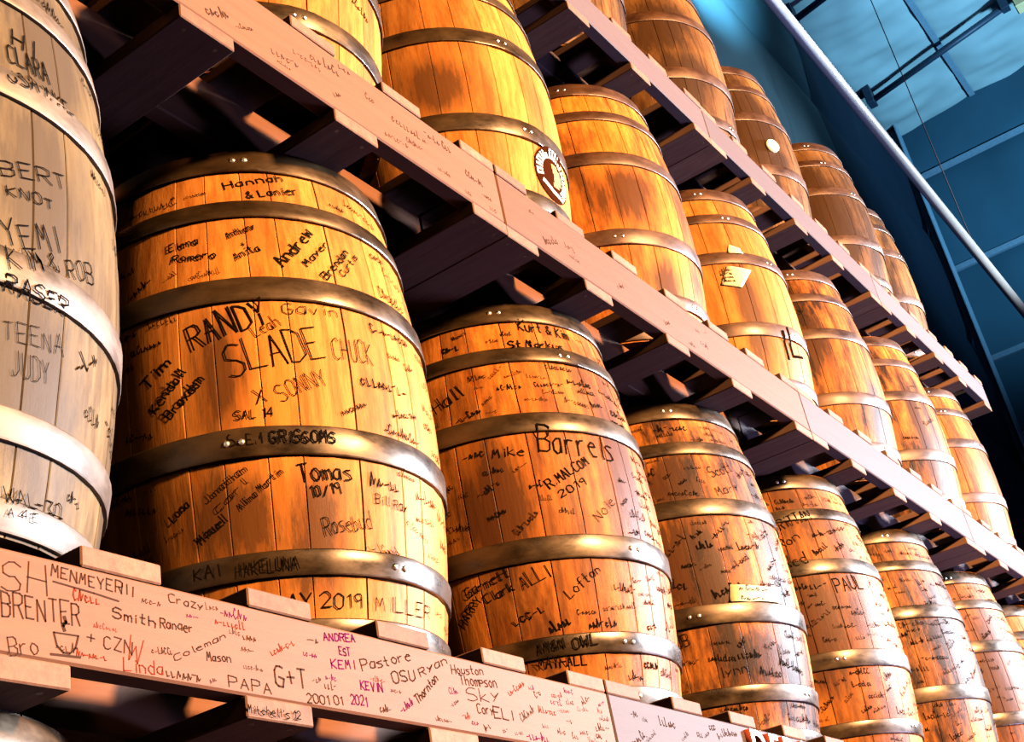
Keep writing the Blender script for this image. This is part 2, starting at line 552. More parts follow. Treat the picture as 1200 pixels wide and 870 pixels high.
BARREL_TEXT = {
    ('B', 1): [('RANDY', -151.2, 0.483, -128.5, 0.518, 0.0482, 0.00209), ('SLADE', -141.6, 0.424, -113.1, 0.458, 0.0552, 0.00153), ('X', -135.4, 0.373, -131.7, 0.378, 0.0231, 0.00108), ('SONNY', -128.9, 0.377, -114.1, 0.411, 0.0286, 0.00093), ('SAL 14', -141.7, 0.351, -131.1, 0.352, 0.0142, 0.00114), ('Tim', -165.8, 0.434, -157.3, 0.471, 0.0188, 0.00256), ('Kendall', -163.6, 0.389, -153.6, 0.448, 0.0174, 0.00205), ('Brayden', -159.5, 0.373, -148.5, 0.429, 0.0168, 0.00198), ('Tomas', -125.8, 0.243, -109.4, 0.253, 0.0272, 0.00177), ('10/19', -122.8, 0.219, -113.5, 0.229, 0.0172, 0.00145), ('Andrew', -123.6, 0.63, -111.6, 0.714, 0.022, 0.0022), ('Mayer', -116.0, 0.636, -106.6, 0.698, 0.0129, 0.00172), ('Brendan', -110.1, 0.614, -99.1, 0.693, 0.0142, 0.00185), ('Curtis', -103.8, 0.63, -95.2, 0.69, 0.0118, 0.00148), ('Anthony', -139.4, 0.693, -130.3, 0.712, 0.0147, 0.00119), ('+', -135.3, 0.672, -133.8, 0.675, 0.0127, 0.00118), ('Anita', -137.5, 0.646, -129.5, 0.667, 0.0158, 0.00132), ('Elena', -157.8, 0.687, -148.0, 0.69, 0.0154, 0.00173), ('Romero', -156.7, 0.663, -142.9, 0.655, 0.0146, 0.00164), ('STEM GRISSOMS', -144.2, 0.305, -114.5, 0.306, 0.0181, 0.00181), ('KAI', -157.1, 0.115, -149.2, 0.115, 0.0175, 0.00137), ('HAKELUNA', -144.5, 0.11, -127.7, 0.112, 0.0174, 0.00124), ('MAY 2019', -135.9, 0.056, -108.2, 0.056, 0.0207, 0.00146), ('MILLER', -104.6, 0.054, -77.4, 0.06, 0.022, 0.00096), ('Jonathan', -151.0, 0.227, -139.3, 0.269, 0.0121, 0.001), ('Alina Martin', -142.4, 0.208, -129.7, 0.261, 0.0116, 0.00103), ('Carl', -148.5, 0.208, -139.4, 0.251, 0.0106, 0.00092), ('Luna', -161.7, 0.21, -156.0, 0.23, 0.0127, 0.00169), ('Miguel', -154.2, 0.166, -146.1, 0.196, 0.0147, 0.00161), ('Rosebud', -119.6, 0.162, -104.1, 0.178, 0.0259, 0.00097), ('Hannah', -138.9, 0.806, -117.5, 0.83, 0.0166, 0.00166), ('& Lanier', -132.0, 0.781, -113.4, 0.803, 0.0166, 0.00166), ('Bill Ray', -103.0, 0.219, -89.9, 0.216, 0.016, 0.00096), ('CHUCK', -112.1, 0.459, -97.8, 0.461, 0.0403, 0.0011), ('Gavin', -125.7, 0.535, -107.6, 0.542, 0.021, 0.00105), ('Leah', -134.1, 0.492, -126.1, 0.515, 0.0215, 0.00092)],
    ('B', 2): [('Barrels', -132.6, 0.515, -99.3, 0.504, 0.0572, 0.00242), ('Mike', -149.7, 0.515, -137.1, 0.512, 0.0192, 0.00144), ('R.MALCOM', -131.4, 0.433, -112.9, 0.492, 0.019, 0.00173), ('2019', -128.0, 0.412, -115.8, 0.446, 0.0155, 0.00155), ('Kurt & Kim', -128.2, 0.822, -102.7, 0.812, 0.0262, 0.00233), ('St Markus', -134.4, 0.775, -108.5, 0.776, 0.0202, 0.00253), ('Garnett', -167.9, 0.245, -150.6, 0.269, 0.0186, 0.00169), ('Clark', -161.2, 0.225, -149.7, 0.241, 0.0182, 0.00166), ('HARRY', -171.4, 0.19, -162.4, 0.237, 0.0176, 0.00176), ('ALLI', -147.5, 0.236, -136.4, 0.257, 0.0278, 0.00131), ('Lofton', -131.7, 0.208, -117.0, 0.263, 0.0194, 0.00129), ('AM&N', -146.3, 0.111, -136.0, 0.117, 0.0188, 0.00172), ('OWL', -133.5, 0.112, -123.2, 0.118, 0.0204, 0.00189), ('MAYHALL', -147.4, 0.084, -128.5, 0.082, 0.0186, 0.00155), ('Nole', -114.8, 0.361, -104.7, 0.411, 0.0207, 0.00104), ('Hall', -167.6, 0.647, -155.1, 0.676, 0.0308, 0.00198)],
    ('B', 3): [('Scott', -119.2, 0.668, -102.9, 0.698, 0.0295, 0.00148), ('Mary', -119.6, 0.614, -103.4, 0.642, 0.0239, 0.00119), ('BOB', -159.5, 0.242, -149.2, 0.248, 0.0314, 0.00137), ('lynn', -140.1, 0.163, -126.0, 0.17, 0.023, 0.00115)],
    ('B', 4): [('BRITTAN', -149.5, 0.71, -125.3, 0.74, 0.0327, 0.00191), ('Ron', -149.4, 0.651, -135.8, 0.681, 0.0256, 0.00154), ('PAUL', -126.9, 0.503, -106.6, 0.515, 0.0413, 0.00248), ('Ned', -150.4, 0.589, -136.1, 0.598, 0.0366, 0.00157)],
    ('B', 0): [('HI', -91.3, 0.662, -83.8, 0.66, 0.0319, 0.00182), ('CLARA', -92.6, 0.627, -79.9, 0.633, 0.0323, 0.00172), ('USA MIKE', -93.4, 0.588, -73.0, 0.601, 0.025, 0.00167), ('BERT', -95.1, 0.435, -75.9, 0.469, 0.0208, 0.00119), ('KNOT', -93.8, 0.41, -80.6, 0.423, 0.0144, 0.00115), ('YEMI', -93.8, 0.339, -78.3, 0.368, 0.0328, 0.00126), ('KIM & ROB', -93.1, 0.308, -65.4, 0.361, 0.0257, 0.00116), ('RASER', -93.6, 0.278, -76.2, 0.285, 0.0206, 0.00154), ('TEENA', -92.7, 0.22, -75.8, 0.232, 0.0234, 0.0007), ('JUDY', -90.0, 0.181, -79.3, 0.189, 0.029, 0.00067), ('WAL-30', -89.0, 0.036, -70.1, 0.041, 0.018, 0.001), ('A 4 E', -88.0, 0.02, -79.2, 0.024, 0.0094, 0.00075)],
    ('M', 4): [('IL', -113.6, 0.218, -84.7, 0.241, 0.0986, 0.00672)],
}
RAIL_TEXT = {
    'B': [('SH', -0.018, -0.07, 0.046, -0.068, 0.0335, 0.00109, 0), ('MENMEYER', 0.044, -0.045, 0.143, -0.047, 0.0136, 0.00115, 0), ('III', 0.134, -0.045, 0.159, -0.047, 0.0121, 0.00121, 0), ('BRENTER', -0.018, -0.099, 0.085, -0.093, 0.0253, 0.00127, 0), ('Bro', -0.008, -0.138, 0.03, -0.131, 0.018, 0.0009, 0), ('Crazy', 0.21, -0.043, 0.267, -0.044, 0.0108, 0.00097, 0), ('Smith', 0.126, -0.076, 0.192, -0.078, 0.0117, 0.00128, 0), ('Ranger', 0.195, -0.076, 0.248, -0.074, 0.0114, 0.00114, 0), ('Linda', 0.139, -0.134, 0.2, -0.131, 0.0153, 0.00096, 1), ('+ CZN', 0.089, -0.111, 0.155, -0.116, 0.0149, 0.00106, 0), ('W', 0.145, -0.118, 0.169, -0.124, 0.0297, 0.00086, 1), ('Coleman', 0.214, -0.113, 0.303, -0.07, 0.0072, 0.0009, 0), ('Mason', 0.265, -0.105, 0.306, -0.101, 0.0102, 0.00102, 0), ('PAPA', 0.297, -0.132, 0.375, -0.131, 0.0136, 0.00113, 0), ('G+T', 0.379, -0.12, 0.442, -0.114, 0.0257, 0.00187, 0), ('2001 01', 0.433, -0.134, 0.505, -0.13, 0.0117, 0.00117, 0), ('ANDREA', 0.479, -0.047, 0.546, -0.039, 0.0104, 0.00144, 2), ('EST', 0.507, -0.062, 0.531, -0.061, 0.0108, 0.00135, 2), ('KEMI', 0.488, -0.082, 0.539, -0.077, 0.0114, 0.00139, 2), ('KEVIN', 0.543, -0.103, 0.591, -0.102, 0.0117, 0.00143, 2), ('2021', 0.519, -0.126, 0.554, -0.125, 0.0126, 0.00126, 2), ('Pastore', 0.551, -0.077, 0.667, -0.046, 0.0141, 0.00141, 0), ('OSU', 0.615, -0.086, 0.673, -0.073, 0.016, 0.0016, 0), ('Ryan', 0.68, -0.068, 0.755, -0.036, 0.0122, 0.00134, 0), ('Thornton', 0.664, -0.109, 0.722, -0.066, 0.0121, 0.00151, 0), ('Houston', 0.758, -0.053, 0.843, -0.044, 0.0126, 0.00126, 0), ('Thompson', 0.776, -0.067, 0.875, -0.059, 0.0152, 0.00137, 0), ('Sky', 0.787, -0.09, 0.883, -0.079, 0.0187, 0.00107, 0), ('ELI', 0.851, -0.108, 0.906, -0.107, 0.0161, 0.00161, 0), ('Cory', 0.808, -0.105, 0.853, -0.103, 0.0143, 0.00129, 0)],
    'bb': [("Mitchell's 12", 0.322, -0.16, 0.417, -0.159, 0.0126, 0.00115, 0)],
}

# ------------------------------------------------------------------ the barrel
BH, RB, RH, PROF = 0.8994, 0.3246, 0.2762, 1.85
TD, TB = 0.0249, 0.0271
RAIL_H = {'L': 0.1129, 'B': 0.1129, 'M': 0.1314, 'T': 0.12}
TIER_Z = {'L': -1.0649, 'B': 0.0, 'M': 1.0834, 'T': 2.1555}
HOOPS = [(0.004, 0.040), (0.103, 0.141), (0.287, 0.334), (0.562, 0.607), (0.738, 0.774), (0.846, 0.895)]


def rad(z):
    u = min(1.0, abs(z - BH / 2) / (BH / 2))
    return RH + (RB - RH) * (1 - u ** PROF)


def stave_mesh(name, a0, a1, rnd):
    rows = 12
    e = 0.0016 / 0.3
    g0, g1 = rnd.choice((0.0008, 0.0014, 0.003)), rnd.choice((0.0008, 0.0014, 0.003))
    lift = rnd.uniform(-0.0004, 0.0004)
    angs = [a0, a0 + e, (a0 + a1) / 2, a1 - e, a1]
    drop = [g0, 0.0, 0.0, 0.0, g1]
    vs, fs = [], []
    W = 7
    for i in range(rows + 1):
        z = BH * i / rows
        r = rad(z) + lift
        for a, dr in zip(angs, drop):
            vs.append(((r - dr) * math.cos(a), (r - dr) * math.sin(a), z))
        vs.append(((r - 0.026) * math.cos(a1), (r - 0.026) * math.sin(a1), z))
        vs.append(((r - 0.026) * math.cos(a0), (r - 0.026) * math.sin(a0), z))
    for i in range(rows):
        for j in range(W):
            a, b = i * W + j, i * W + (j + 1) % W
            fs.append((a, b, b + W, a + W))
    fs.append(tuple(range(W))[::-1])
    fs.append(tuple(range(rows * W, rows * W + W)))
    me = from_data(name, vs, fs)
    for k, p in enumerate(me.polygons):
        p.use_smooth = len(p.vertices) == 4
    nl = []
    for k, p in enumerate(me.polygons):
        for li in p.loop_indices:
            co = me.vertices[me.loops[li].vertex_index].co
            if len(p.vertices) == 4 and (k % W) in (1, 2):
                sl = (rad(co.z + 0.01) - rad(co.z - 0.01)) / 0.02 if 0.01 < co.z < BH - 0.01 else 0
                nl.append(Vector((co.x, co.y, -sl * math.hypot(co.x, co.y))).normalized())
            else:
                nl.append(p.normal.copy())
    me.normals_split_custom_set(nl)
    return me


def hoop_mesh(z0, z1, seam, n=72):
    off, th = 0.0012, 0.0032
    vs, fs = [], []
    r0, r1 = rad(z0), rad(z1)
    zm = (z0 + z1) / 2
    prof = [(r0 + off - 0.004, z0), (r0 + off + th, z0), (r0 + off + th + 0.0008, z0 + 0.002), (rad(zm) + off + th + 0.0006, zm),
            (r1 + off + th + 0.0008, z1 - 0.002), (r1 + off + th, z1), (r1 + off - 0.004, z1)]
    m = len(prof)
    for k in range(n):
        a = seam + 2 * math.pi * k / n
        lap = 0.0022 if k < 3 else 0.0
        for r, z in prof:
            vs.append(((r + lap) * math.cos(a), (r + lap) * math.sin(a), z))
    for k in range(n):
        for j in range(m - 1):
            a, b = k * m + j, ((k + 1) % n) * m + j
            fs.append((a, b, b + 1, a + 1))
    me = from_data('hoop', vs, fs)
    for k, p in enumerate(me.polygons):
        p.use_smooth = (k % (m - 1)) in (2, 3)
    return me


def rivet_mesh(z, a):
    bm = bmesh.new()
    bmesh.ops.create_icosphere(bm, subdivisions=1, radius=0.0062)
    r = rad(z) + 0.0068
    for v in bm.verts:
        v.co = Vector((v.co.x * 0.6, v.co.y, v.co.z))
        v.co.rotate(Matrix.Rotation(a, 3, 'Z'))
        v.co += Vector((r * math.cos(a), r * math.sin(a), z))
    return from_bm('rivet', bm, True)


def head_mesh(z, r=None):
    r = r or rad(z) - 0.02
    n = 40
    vs = [(0, 0, z), (0, 0, z + 0.02)]
    vs += [(r * math.cos(2 * math.pi * k / n), r * math.sin(2 * math.pi * k / n), z) for k in range(n)]
    vs += [(r * math.cos(2 * math.pi * k / n), r * math.sin(2 * math.pi * k / n), z + 0.02) for k in range(n)]
    fs = []
    for k in range(n):
        a, b = 2 + k, 2 + (k + 1) % n
        fs += [(0, b, a), (1, a + n, b + n), (a, b, b + n, a + n)]
    return from_data('head', vs, fs)


SETS = []
for s in range(3):
    rnd = random.Random(11 + s)
    ws = [rnd.uniform(0.62, 1.35) for _ in range(27)]
    tot = sum(ws)
    a, meshes = 0.0, []
    for w in ws:
        da = 2 * math.pi * w / tot
        meshes.append((a, a + da))
        a += da
    SETS.append((rnd, meshes))
STAVES = {}


def staves_for(s, matkey):
    if (s, matkey) not in STAVES:
        rnd, spans = SETS[s]
        lst = []
        for a0, a1 in spans:
            me = stave_mesh('stave', a0, a1, rnd)
            me.materials.append(OAK[matkey])
            lst.append(me)
        STAVES[(s, matkey)] = lst
    return STAVES[(s, matkey)]


HOOPM = {}


def hoops_for(key, seam_i):
    if (key, seam_i) not in HOOPM:
        rnd = random.Random(seam_i * 5 + 1)
        lst = []
        for z0, z1 in HOOPS:
            sm = math.radians(rnd.choice((-140, -125, -118, -105, 60, 90)) + rnd.uniform(-6, 6))
            me = hoop_mesh(z0, z1, sm)
            me.materials.append(HOOP[key])
            rv = []
            for q in (0.03, 0.10):
                r = rivet_mesh((z0 + z1) / 2, sm + q)
                r.materials.append(RIVET)
                rv.append(r)
            lst.append((me, rv))
        HOOPM[(key, seam_i)] = lst
    return HOOPM[(key, seam_i)]


HEADS = [head_mesh(0.022), head_mesh(BH - 0.045)]
for hme in HEADS:
    hme.materials.append(HEAD)


# dark patches: barrel -> (direction deg, height, reach across, reach up)
PATCHES = {
    ('B', 2): [(-151, 0.41, 0.06, 0.10), (-96, 0.44, 0.035, 0.16)], ('B', 1): [(-145, 0.42, 0.03, 0.09), (-146, 0.20, 0.05, 0.06), (-121, 0.17, 0.035, 0.08)],
    ('B', 3): [(-142, 0.44, 0.10, 0.10), (-140, 0.66, 0.08, 0.06), (-112, 0.20, 0.06, 0.06)], ('B', 5): [(-110, 0.50, 0.05, 0.17), (-88, 0.70, 0.05, 0.12)],
    ('B', 0): [(-84, 0.45, 0.07, 0.10), (-80, 0.70, 0.06, 0.12), (-88, 0.20, 0.06, 0.08)], ('M', 6): [(-119, 0.40, 0.03, 0.30), (-104, 0.38, 0.03, 0.32)],
    ('M', 5): [(-140, 0.55, 0.07, 0.12)], ('M', 3): [(-112, 0.14, 0.04, 0.09), (-128, 0.46, 0.08, 0.08)], ('M', 4): [(-127, 0.32, 0.03, 0.16)],
    ('T', 4): [(-130, 0.55, 0.12, 0.12), (-125, 0.30, 0.12, 0.10)], ('T', 5): [(-130, 0.55, 0.12, 0.16), (-112, 0.36, 0.05, 0.06)], ('T', 6): [(-135, 0.50, 0.12, 0.25)],
    ('B', 4): [(-145, 0.40, 0.08, 0.14)], ('B', 6): [(-130, 0.45, 0.08, 0.16)], ('M', 2): [(-145, 0.42, 0.06, 0.06)],
}


def on_barrel(off):
    def fn(u, v):
        a = u / 0.31
        r = rad(v) + off
        for z0, z1 in HOOPS:
            if z0 - 0.001 <= v <= z1 + 0.001:
                r += 0.0062
        return (r * math.cos(a), r * math.sin(a), v)
    return fn


def barrel(tier, i, x, y, wood_key, hoop_key, label, seed, scrib=0, scrib_h=(0.010, 0.022), ink=0, rivets=True):
    rnd = random.Random(seed)
    root = empty('barrel', (x, y, TIER_Z[tier]))
    names = {'L': 'barrels under the lowest signed pallet', 'B': 'signed barrels on the lower pallets', 'M': 'barrels on the middle pallets', 'T': 'barrels on the top pallets'}
    tag(root, label, 'barrel', names[tier])
    ang = rnd.uniform(0, 2 * math.pi)
    own = None
    if (tier, i) in PATCHES:
        blobs = []
        for pa, pz, sxy, sz in PATCHES[(tier, i)]:
            t = math.radians(pa) - ang
            blobs.append((rad(pz) * math.cos(t), rad(pz) * math.sin(t), pz, sxy * 1.3, sz * 1.3))
        a, kw = OAK_ARGS[wood_key]
        own = wood(*a, blobs=blobs, **kw)
    for me in staves_for(seed % 3, wood_key):
        o = link('stave', me, None, root)
        o.rotation_euler.z = ang
        if own:
            o.material_slots[0].link = 'OBJECT'
            o.material_slots[0].material = own
    for me, rv in hoops_for(hoop_key, seed % 4):
        o = link('hoop', me, None, root)
        o.rotation_euler.z = rnd.uniform(-0.15, 0.15)
        if rivets:
            for r in rv:
                link('rivet', r, None, o)
    for hme in HEADS:
        o = link('head', hme, None, root)
        o.rotation_euler.z = ang
    rb = Ribbon()
    fn = on_barrel(0.0009)
    boxes = []
    for (t, a0, z0, a1, z1, hh, w) in BARREL_TEXT.get((tier, i), []):
        u0, u1 = math.radians(a0) * 0.31, math.radians(a1) * 0.31
        st, wd = text_strokes(t, rnd)
        wr = Ribbon()
        wr.line(st, wd, u0, z0, u1, z1, hh, w * 0.72, fn)
        wr.build('written_word', INK[ink], root)
        boxes.append((min(u0, u1) - 0.01, max(u0, u1) + 0.01, min(z0, z1) - 0.004, max(z0, z1) + hh + 0.004))
    tries = 0
    done = 0
    while done < scrib and tries < scrib * 6:
        tries += 1
        hh = rnd.uniform(*scrib_h)
        n = rnd.randint(4, 10)
        L = n * hh * rnd.uniform(0.42, 0.6)
        u = math.radians(rnd.uniform(-185, -45)) * 0.31
        z = rnd.uniform(0.045, 0.84)
        tilt = rnd.choice((0, 0.05, 0.1, 0.5, 0.7, 0.3)) * rnd.choice((1, 1, 1, -0.4))
        u1, z1 = u + L * math.cos(tilt), z + L * math.sin(tilt)
        lo, hi = min(z, z1), max(z, z1) + hh
        if hi > 0.84 or any(lo < h1 and hi > h0 for h0, h1 in HOOPS):
            continue
        if any(u < b1 and u1 > b0 and lo < b3 and hi > b2 for b0, b1, b2, b3 in boxes):
            continue
        boxes.append((u, u1, lo, hi))
        st, wd = scribble_strokes(rnd, n)
        rb.line(st, wd, u, z, u1, z1, hh, hh * rnd.uniform(0.035, 0.07), fn)
        done += 1
    o = rb.build('marker_scribble', INK[ink], root)
    if o:
        o['kind'] = 'stuff'
    return root


def badge(root, ac, zc, R):
    """round brown emblem with white lettering round its rim, wrapped on the barrel side"""
    def at(off):
        f = on_barrel(off)
        return lambda u, v: f(math.radians(ac) * 0.31 + u, zc + v)
    n, rings = 36, 5
    f0 = at(0.0018)
    vs, fs = [f0(0, 0)], []
    for k in range(1, rings + 1):
        for j in range(n):
            t = 2 * math.pi * j / n
            vs.append(f0(R * k / rings * math.cos(t), R * k / rings * math.sin(t)))
    for j in range(n):
        fs.append((0, 1 + j, 1 + (j + 1) % n))
    for k in range(rings - 1):
        for j in range(n):
            a, b = 1 + k * n + j, 1 + k * n + (j + 1) % n
            fs.append((a, a + n, b + n, b))
    em = link('emblem', from_data('emblem', vs, fs, True), BROWN, root)
    em['label'] = 'round brown emblem with white lettering around its rim'
    rb = Ribbon()
    f1 = at(0.0026)
    rnd = random.Random(5)
    for j in range(22):
        t = math.radians(195 - j * 11.5)
        r0, r1 = R * 0.64, R * 0.90
        rb.stroke([(r0 * math.cos(t), r0 * math.sin(t)), (r1 * math.cos(t), r1 * math.sin(t))], R * 0.045, f1, 0.02)
        if j % 3 != 1:
            t2 = t - math.radians(6)
            rr = rnd.choice((r0, (r0 + r1) / 2, r1))
            rb.stroke([(rr * math.cos(t), rr * math.sin(t)), (rr * math.cos(t2), rr * math.sin(t2))], R * 0.04, f1, 0.02)
    rb.stroke([(-0.62 * R, -0.42 * R), (-0.1 * R, -0.66 * R), (0.5 * R, -0.74 * R)], R * 0.075, f1, 0.01)
    rb.build('emblem_lettering', WHITE, em)
    rb = Ribbon()
    for a, b, w in (((-0.02, 0.34), (0.2, 0.34), 0.10), ((0.02, 0.18), (0.36, 0.2), 0.10), ((0.08, 0.0), (0.44, 0.02), 0.11), ((0.06, -0.18), (0.40, -0.18), 0.10), ((-0.02, -0.36), (0.26, -0.34), 0.08)):
        rb.stroke([(a[0] * R, a[1] * R), (b[0] * R, b[1] * R)], w * R, f1, 0.01)
    rb.build('emblem_figure', ORANGE, em)


def patch(root, name, pts, m, off=0.003, writing=0):
    """a paper note lying on the barrel side: quad given as (deg, z) corners, subdivided to follow the curve"""
    f = on_barrel(off)
    n = 6
    c = [(math.radians(a) * 0.31, z) for a, z in pts]
    vs, fs = [], []
    for i in range(n + 1):
        for j in range(n + 1):
            s, t = i / n, j / n
            u = (c[0][0] * (1 - s) + c[1][0] * s) * (1 - t) + (c[3][0] * (1 - s) + c[2][0] * s) * t
            v = (c[0][1] * (1 - s) + c[1][1] * s) * (1 - t) + (c[3][1] * (1 - s) + c[2][1] * s) * t
            vs.append(f(u, v))
    for i in range(n):
        for j in range(n):
            a = i * (n + 1) + j
            fs.append((a, a + n + 1, a + n + 2, a + 1))
    o = link(name, from_data(name, vs, fs, True), m, root)
    sm = o.modifiers.new('thickness', 'SOLIDIFY')
    sm.thickness = 0.0015
    if writing:
        rnd = random.Random(3)
        rb = Ribbon()
        fw = on_barrel(off + 0.0022)
        w = c[1][0] - c[0][0]
        for k in range(writing):
            t = 0.8 - 0.6 * k / max(1, writing - 1)
            v = c[0][1] * (1 - t) + c[3][1] * t
            st, wd = scribble_strokes(rnd, 6)
            rb.line(st, wd, c[0][0] + w * 0.2, v - 0.006, c[0][0] + w * 0.75, v - 0.008, 0.013, 0.0011, fw)
        rb.build('note_writing', INK[3], o)
    return o


BARRELS = [
    ('B', 0, -0.009, 0.303, 'pale', 'zinc', 'weathered pale grey oak barrel with rows of faded writing beside the RANDY barrel', 4, 46),
    ('B', 1, 0.763, 0.349, 'honey', 'steel', 'big oak barrel signed RANDY and Tomas in black marker, lower pallets', 21, 90),
    ('B', 2, 1.561, 0.341, 'amber', 'steel', 'oak barrel with the word Barrels written large in marker under a hoop', 35, 150),
    ('B', 3, 2.314, 0.352, 'stained', 'steel', 'blotchy oak barrel with a cream paper label stuck above a hoop', 33, 190),
    ('B', 4, 3.080, 0.348, 'amber', 'steel', 'oak barrel signed PAUL on the lower pallets, next to the cream label barrel', 37, 190),
    ('B', 5, 3.873, 0.344, 'stained', 'steel', 'dark-streaked oak barrel on the lower pallets, just beyond the PAUL barrel', 42, 160),
    ('B', 6, 4.646, 0.346, 'amber', 'steel', 'oak barrel on the lower pallets, second beyond the PAUL barrel', 46, 110),
    ('B', 7, 5.405, 0.352, 'amber', 'steel', 'last oak barrel of the lower pallets, third beyond the PAUL barrel', 50, 40),
    ('M', 1, 0.779, 0.323, 'honey', 'steel', 'yellowish oak barrel directly above the RANDY barrel', 7, 14),
    ('M', 2, 1.575, 0.355, 'honey', 'steel', 'amber oak barrel with a round brown emblem on its side', 12, 0),
    ('M', 3, 2.307, 0.346, 'amber', 'rust', 'clean orange oak barrel with rusty hoops standing between the emblem and IL barrels', 13, 0),
    ('M', 4, 3.092, 0.344, 'honey', 'rust', 'orange oak barrel with a yellow paper tag under a hoop and black letters IL', 16, 0),
    ('M', 5, 3.873, 0.338, 'stained', 'rust', 'brown-stained oak barrel on the middle pallets, just beyond the IL barrel', 18, 6),
    ('M', 6, 4.672, 0.343, 'stained', 'rust', 'oak barrel with dark vertical drips on the middle pallets, second beyond the IL barrel', 25, 8),
    ('M', 7, 5.427, 0.343, 'amber', 'rust', 'last barrel of the middle pallets, third beyond the IL barrel', 28, 0),
    ('M', 0, 0.000, 0.330, 'honey', 'steel', 'barrel on the middle pallets beside the yellowish barrel, above the weathered pale one', 8, 0),
    ('T', 1, 0.790, 0.340, 'brown', 'rust', 'top row barrel straight above the yellowish barrel', 58, 0),
    ('T', 2, 1.560, 0.340, 'brown', 'rust', 'top row barrel straight above the emblem barrel', 59, 0),
    ('T', 3, 2.330, 0.350, 'brown', 'rust', 'brown barrel on the top pallets above the clean orange barrel, mostly out of sight', 60, 0),
    ('T', 4, 3.105, 0.324, 'brown', 'rust', 'dark brown mottled barrel on the top pallets, standing above the IL barrel', 61, 0),
    ('T', 5, 3.901, 0.360, 'brown', 'rust', 'brown barrel with a round pale bung in its side, on the top pallets', 65, 0),
    ('T', 6, 4.710, 0.321, 'brown', 'rust', 'brown barrel on the top pallets, just beyond the barrel with the bung', 68, 0),
    ('T', 7, 5.409, 0.369, 'brown', 'rust', 'last brown barrel of the top pallets, beside the empty pallet end', 72, 0),
]
ROOT = {}
for (t, i, x, y, wk, hk, lab, seed, sc) in BARRELS:
    big = (0.012, 0.030) if (t, i) == ('B', 0) else (0.010, 0.024)
    ROOT[(t, i)] = barrel(t, i, x, y, wk, hk, lab, seed, sc, big)
low = ['pale', 'amber', 'amber', 'honey', 'amber', 'amber', 'honey', 'amber']
for i in range(8):
    lab = ('pale topped barrel under the lowest signed pallet beam' if i == 0 else
           'orange barrel half hidden under the lowest signed pallet beam, beside the pale topped one' if i == 1 else
           'barrel on the floor pallets holding up the signed pallets')
    barrel('L', i, -0.009 + 0.775 * i, 0.350, low[i], 'steel', lab, 80 + i, 0, rivets=False)

badge(ROOT[('M', 2)], -88, 0.222, 0.074)
patch(ROOT[('M', 4)], 'paper_tag', [(-141, 0.478), (-129, 0.463), (-119, 0.535), (-134, 0.550)], PAPER, 0.004, 4)
patch(ROOT[('M', 4)], 'paper_tag', [(-131, 0.600), (-121, 0.600), (-121, 0.625), (-128, 0.640)], PAPER, 0.003)
patch(ROOT[('B', 3)], 'paper_label', [(-129, 0.335), (-100, 0.335), (-98, 0.372), (-127, 0.378)], PAPER, 0.003, 2)
for key, ang, z in ((('T', 5), -117, 0.43),):
    a = math.radians(ang)
    r = rad(z)
    me = tube_mesh('bung', ((r - 0.01) * math.cos(a), (r - 0.01) * math.sin(a), z), ((r + 0.012) * math.cos(a), (r + 0.012) * math.sin(a), z), 0.03, 20)
    o = link('bung', me, BUNG, ROOT[key])
    o['label'] = 'pale wooden bung'

# ------------------------------------------------------------------ pallets: stringers, deck boards above, boards below
PL = 1.57
END = {'L': 1.213, 'B': 1.213, 'M': 1.166, 'T': 1.142}
OFFY = {'L': 0.0, 'B': 0.0, 'M': -0.025, 'T': -0.0117}
DEPTH = 0.74
DECK_A = [0.0, 0.195, 0.438, 0.695, 0.947, 1.198, 1.448]
DECK_B = [0.0, 0.243, 0.485, 0.745, 0.985, 1.215, 1.450]
UNDER = [0.0, 0.308, 0.680, 1.040, 1.452]
STR = {}
for t in RAIL_H:
    for k in RAIL:
        STR[(t, k)] = box_mesh('stringer', 0.002, PL - 0.002, 0, 0.036, 0, RAIL_H[t], 0.003)
        STR[(t, k)].materials.append(RAIL[k])
deck_me = box_mesh('deck_board', 0, 0.117, 0, DEPTH, 0, TD, 0.002)
deck_me.materials.append(BOARD)
under_me = box_mesh('bottom_board', 0, 0.117, 0, DEPTH, 0, TB, 0.002)
under_me.materials.append(BOARD)
nail_me = tube_mesh('nail', (0, 0, -0.0003), (0, 0, 0.004), 0.0042, 8)
nail_me.materials.append(NAIL)
PAL = {}
PLACE = {'L': 'floor', 'B': 'lower', 'M': 'middle', 'T': 'top'}
UNDERNEATH = {
    ('B', 0): 'pale pine pallet covered in marker names under the RANDY barrel', ('B', 1): 'pine pallet with raised white letters under the cream label barrel',
    ('B', 2): 'pine pallet in the lower row under the two barrels beyond the PAUL barrel', ('B', 3): 'pine pallet at the far end of the lower row',
    ('M', 0): 'pine pallet directly above the RANDY barrel', ('M', 1): 'pine pallet carrying the emblem barrel',
    ('M', 2): 'pine pallet carrying the two barrels beyond the IL barrel', ('M', 3): 'pine pallet at the far end of the middle row',
    ('T', 0): 'pine pallet of the top row above the yellowish barrel', ('T', 1): 'pine pallet carrying the dark mottled top barrel',
    ('T', 2): 'pine pallet carrying the brown barrel with the bung', ('T', 3): 'pine pallet at the far end of the top row with bare deck boards'}
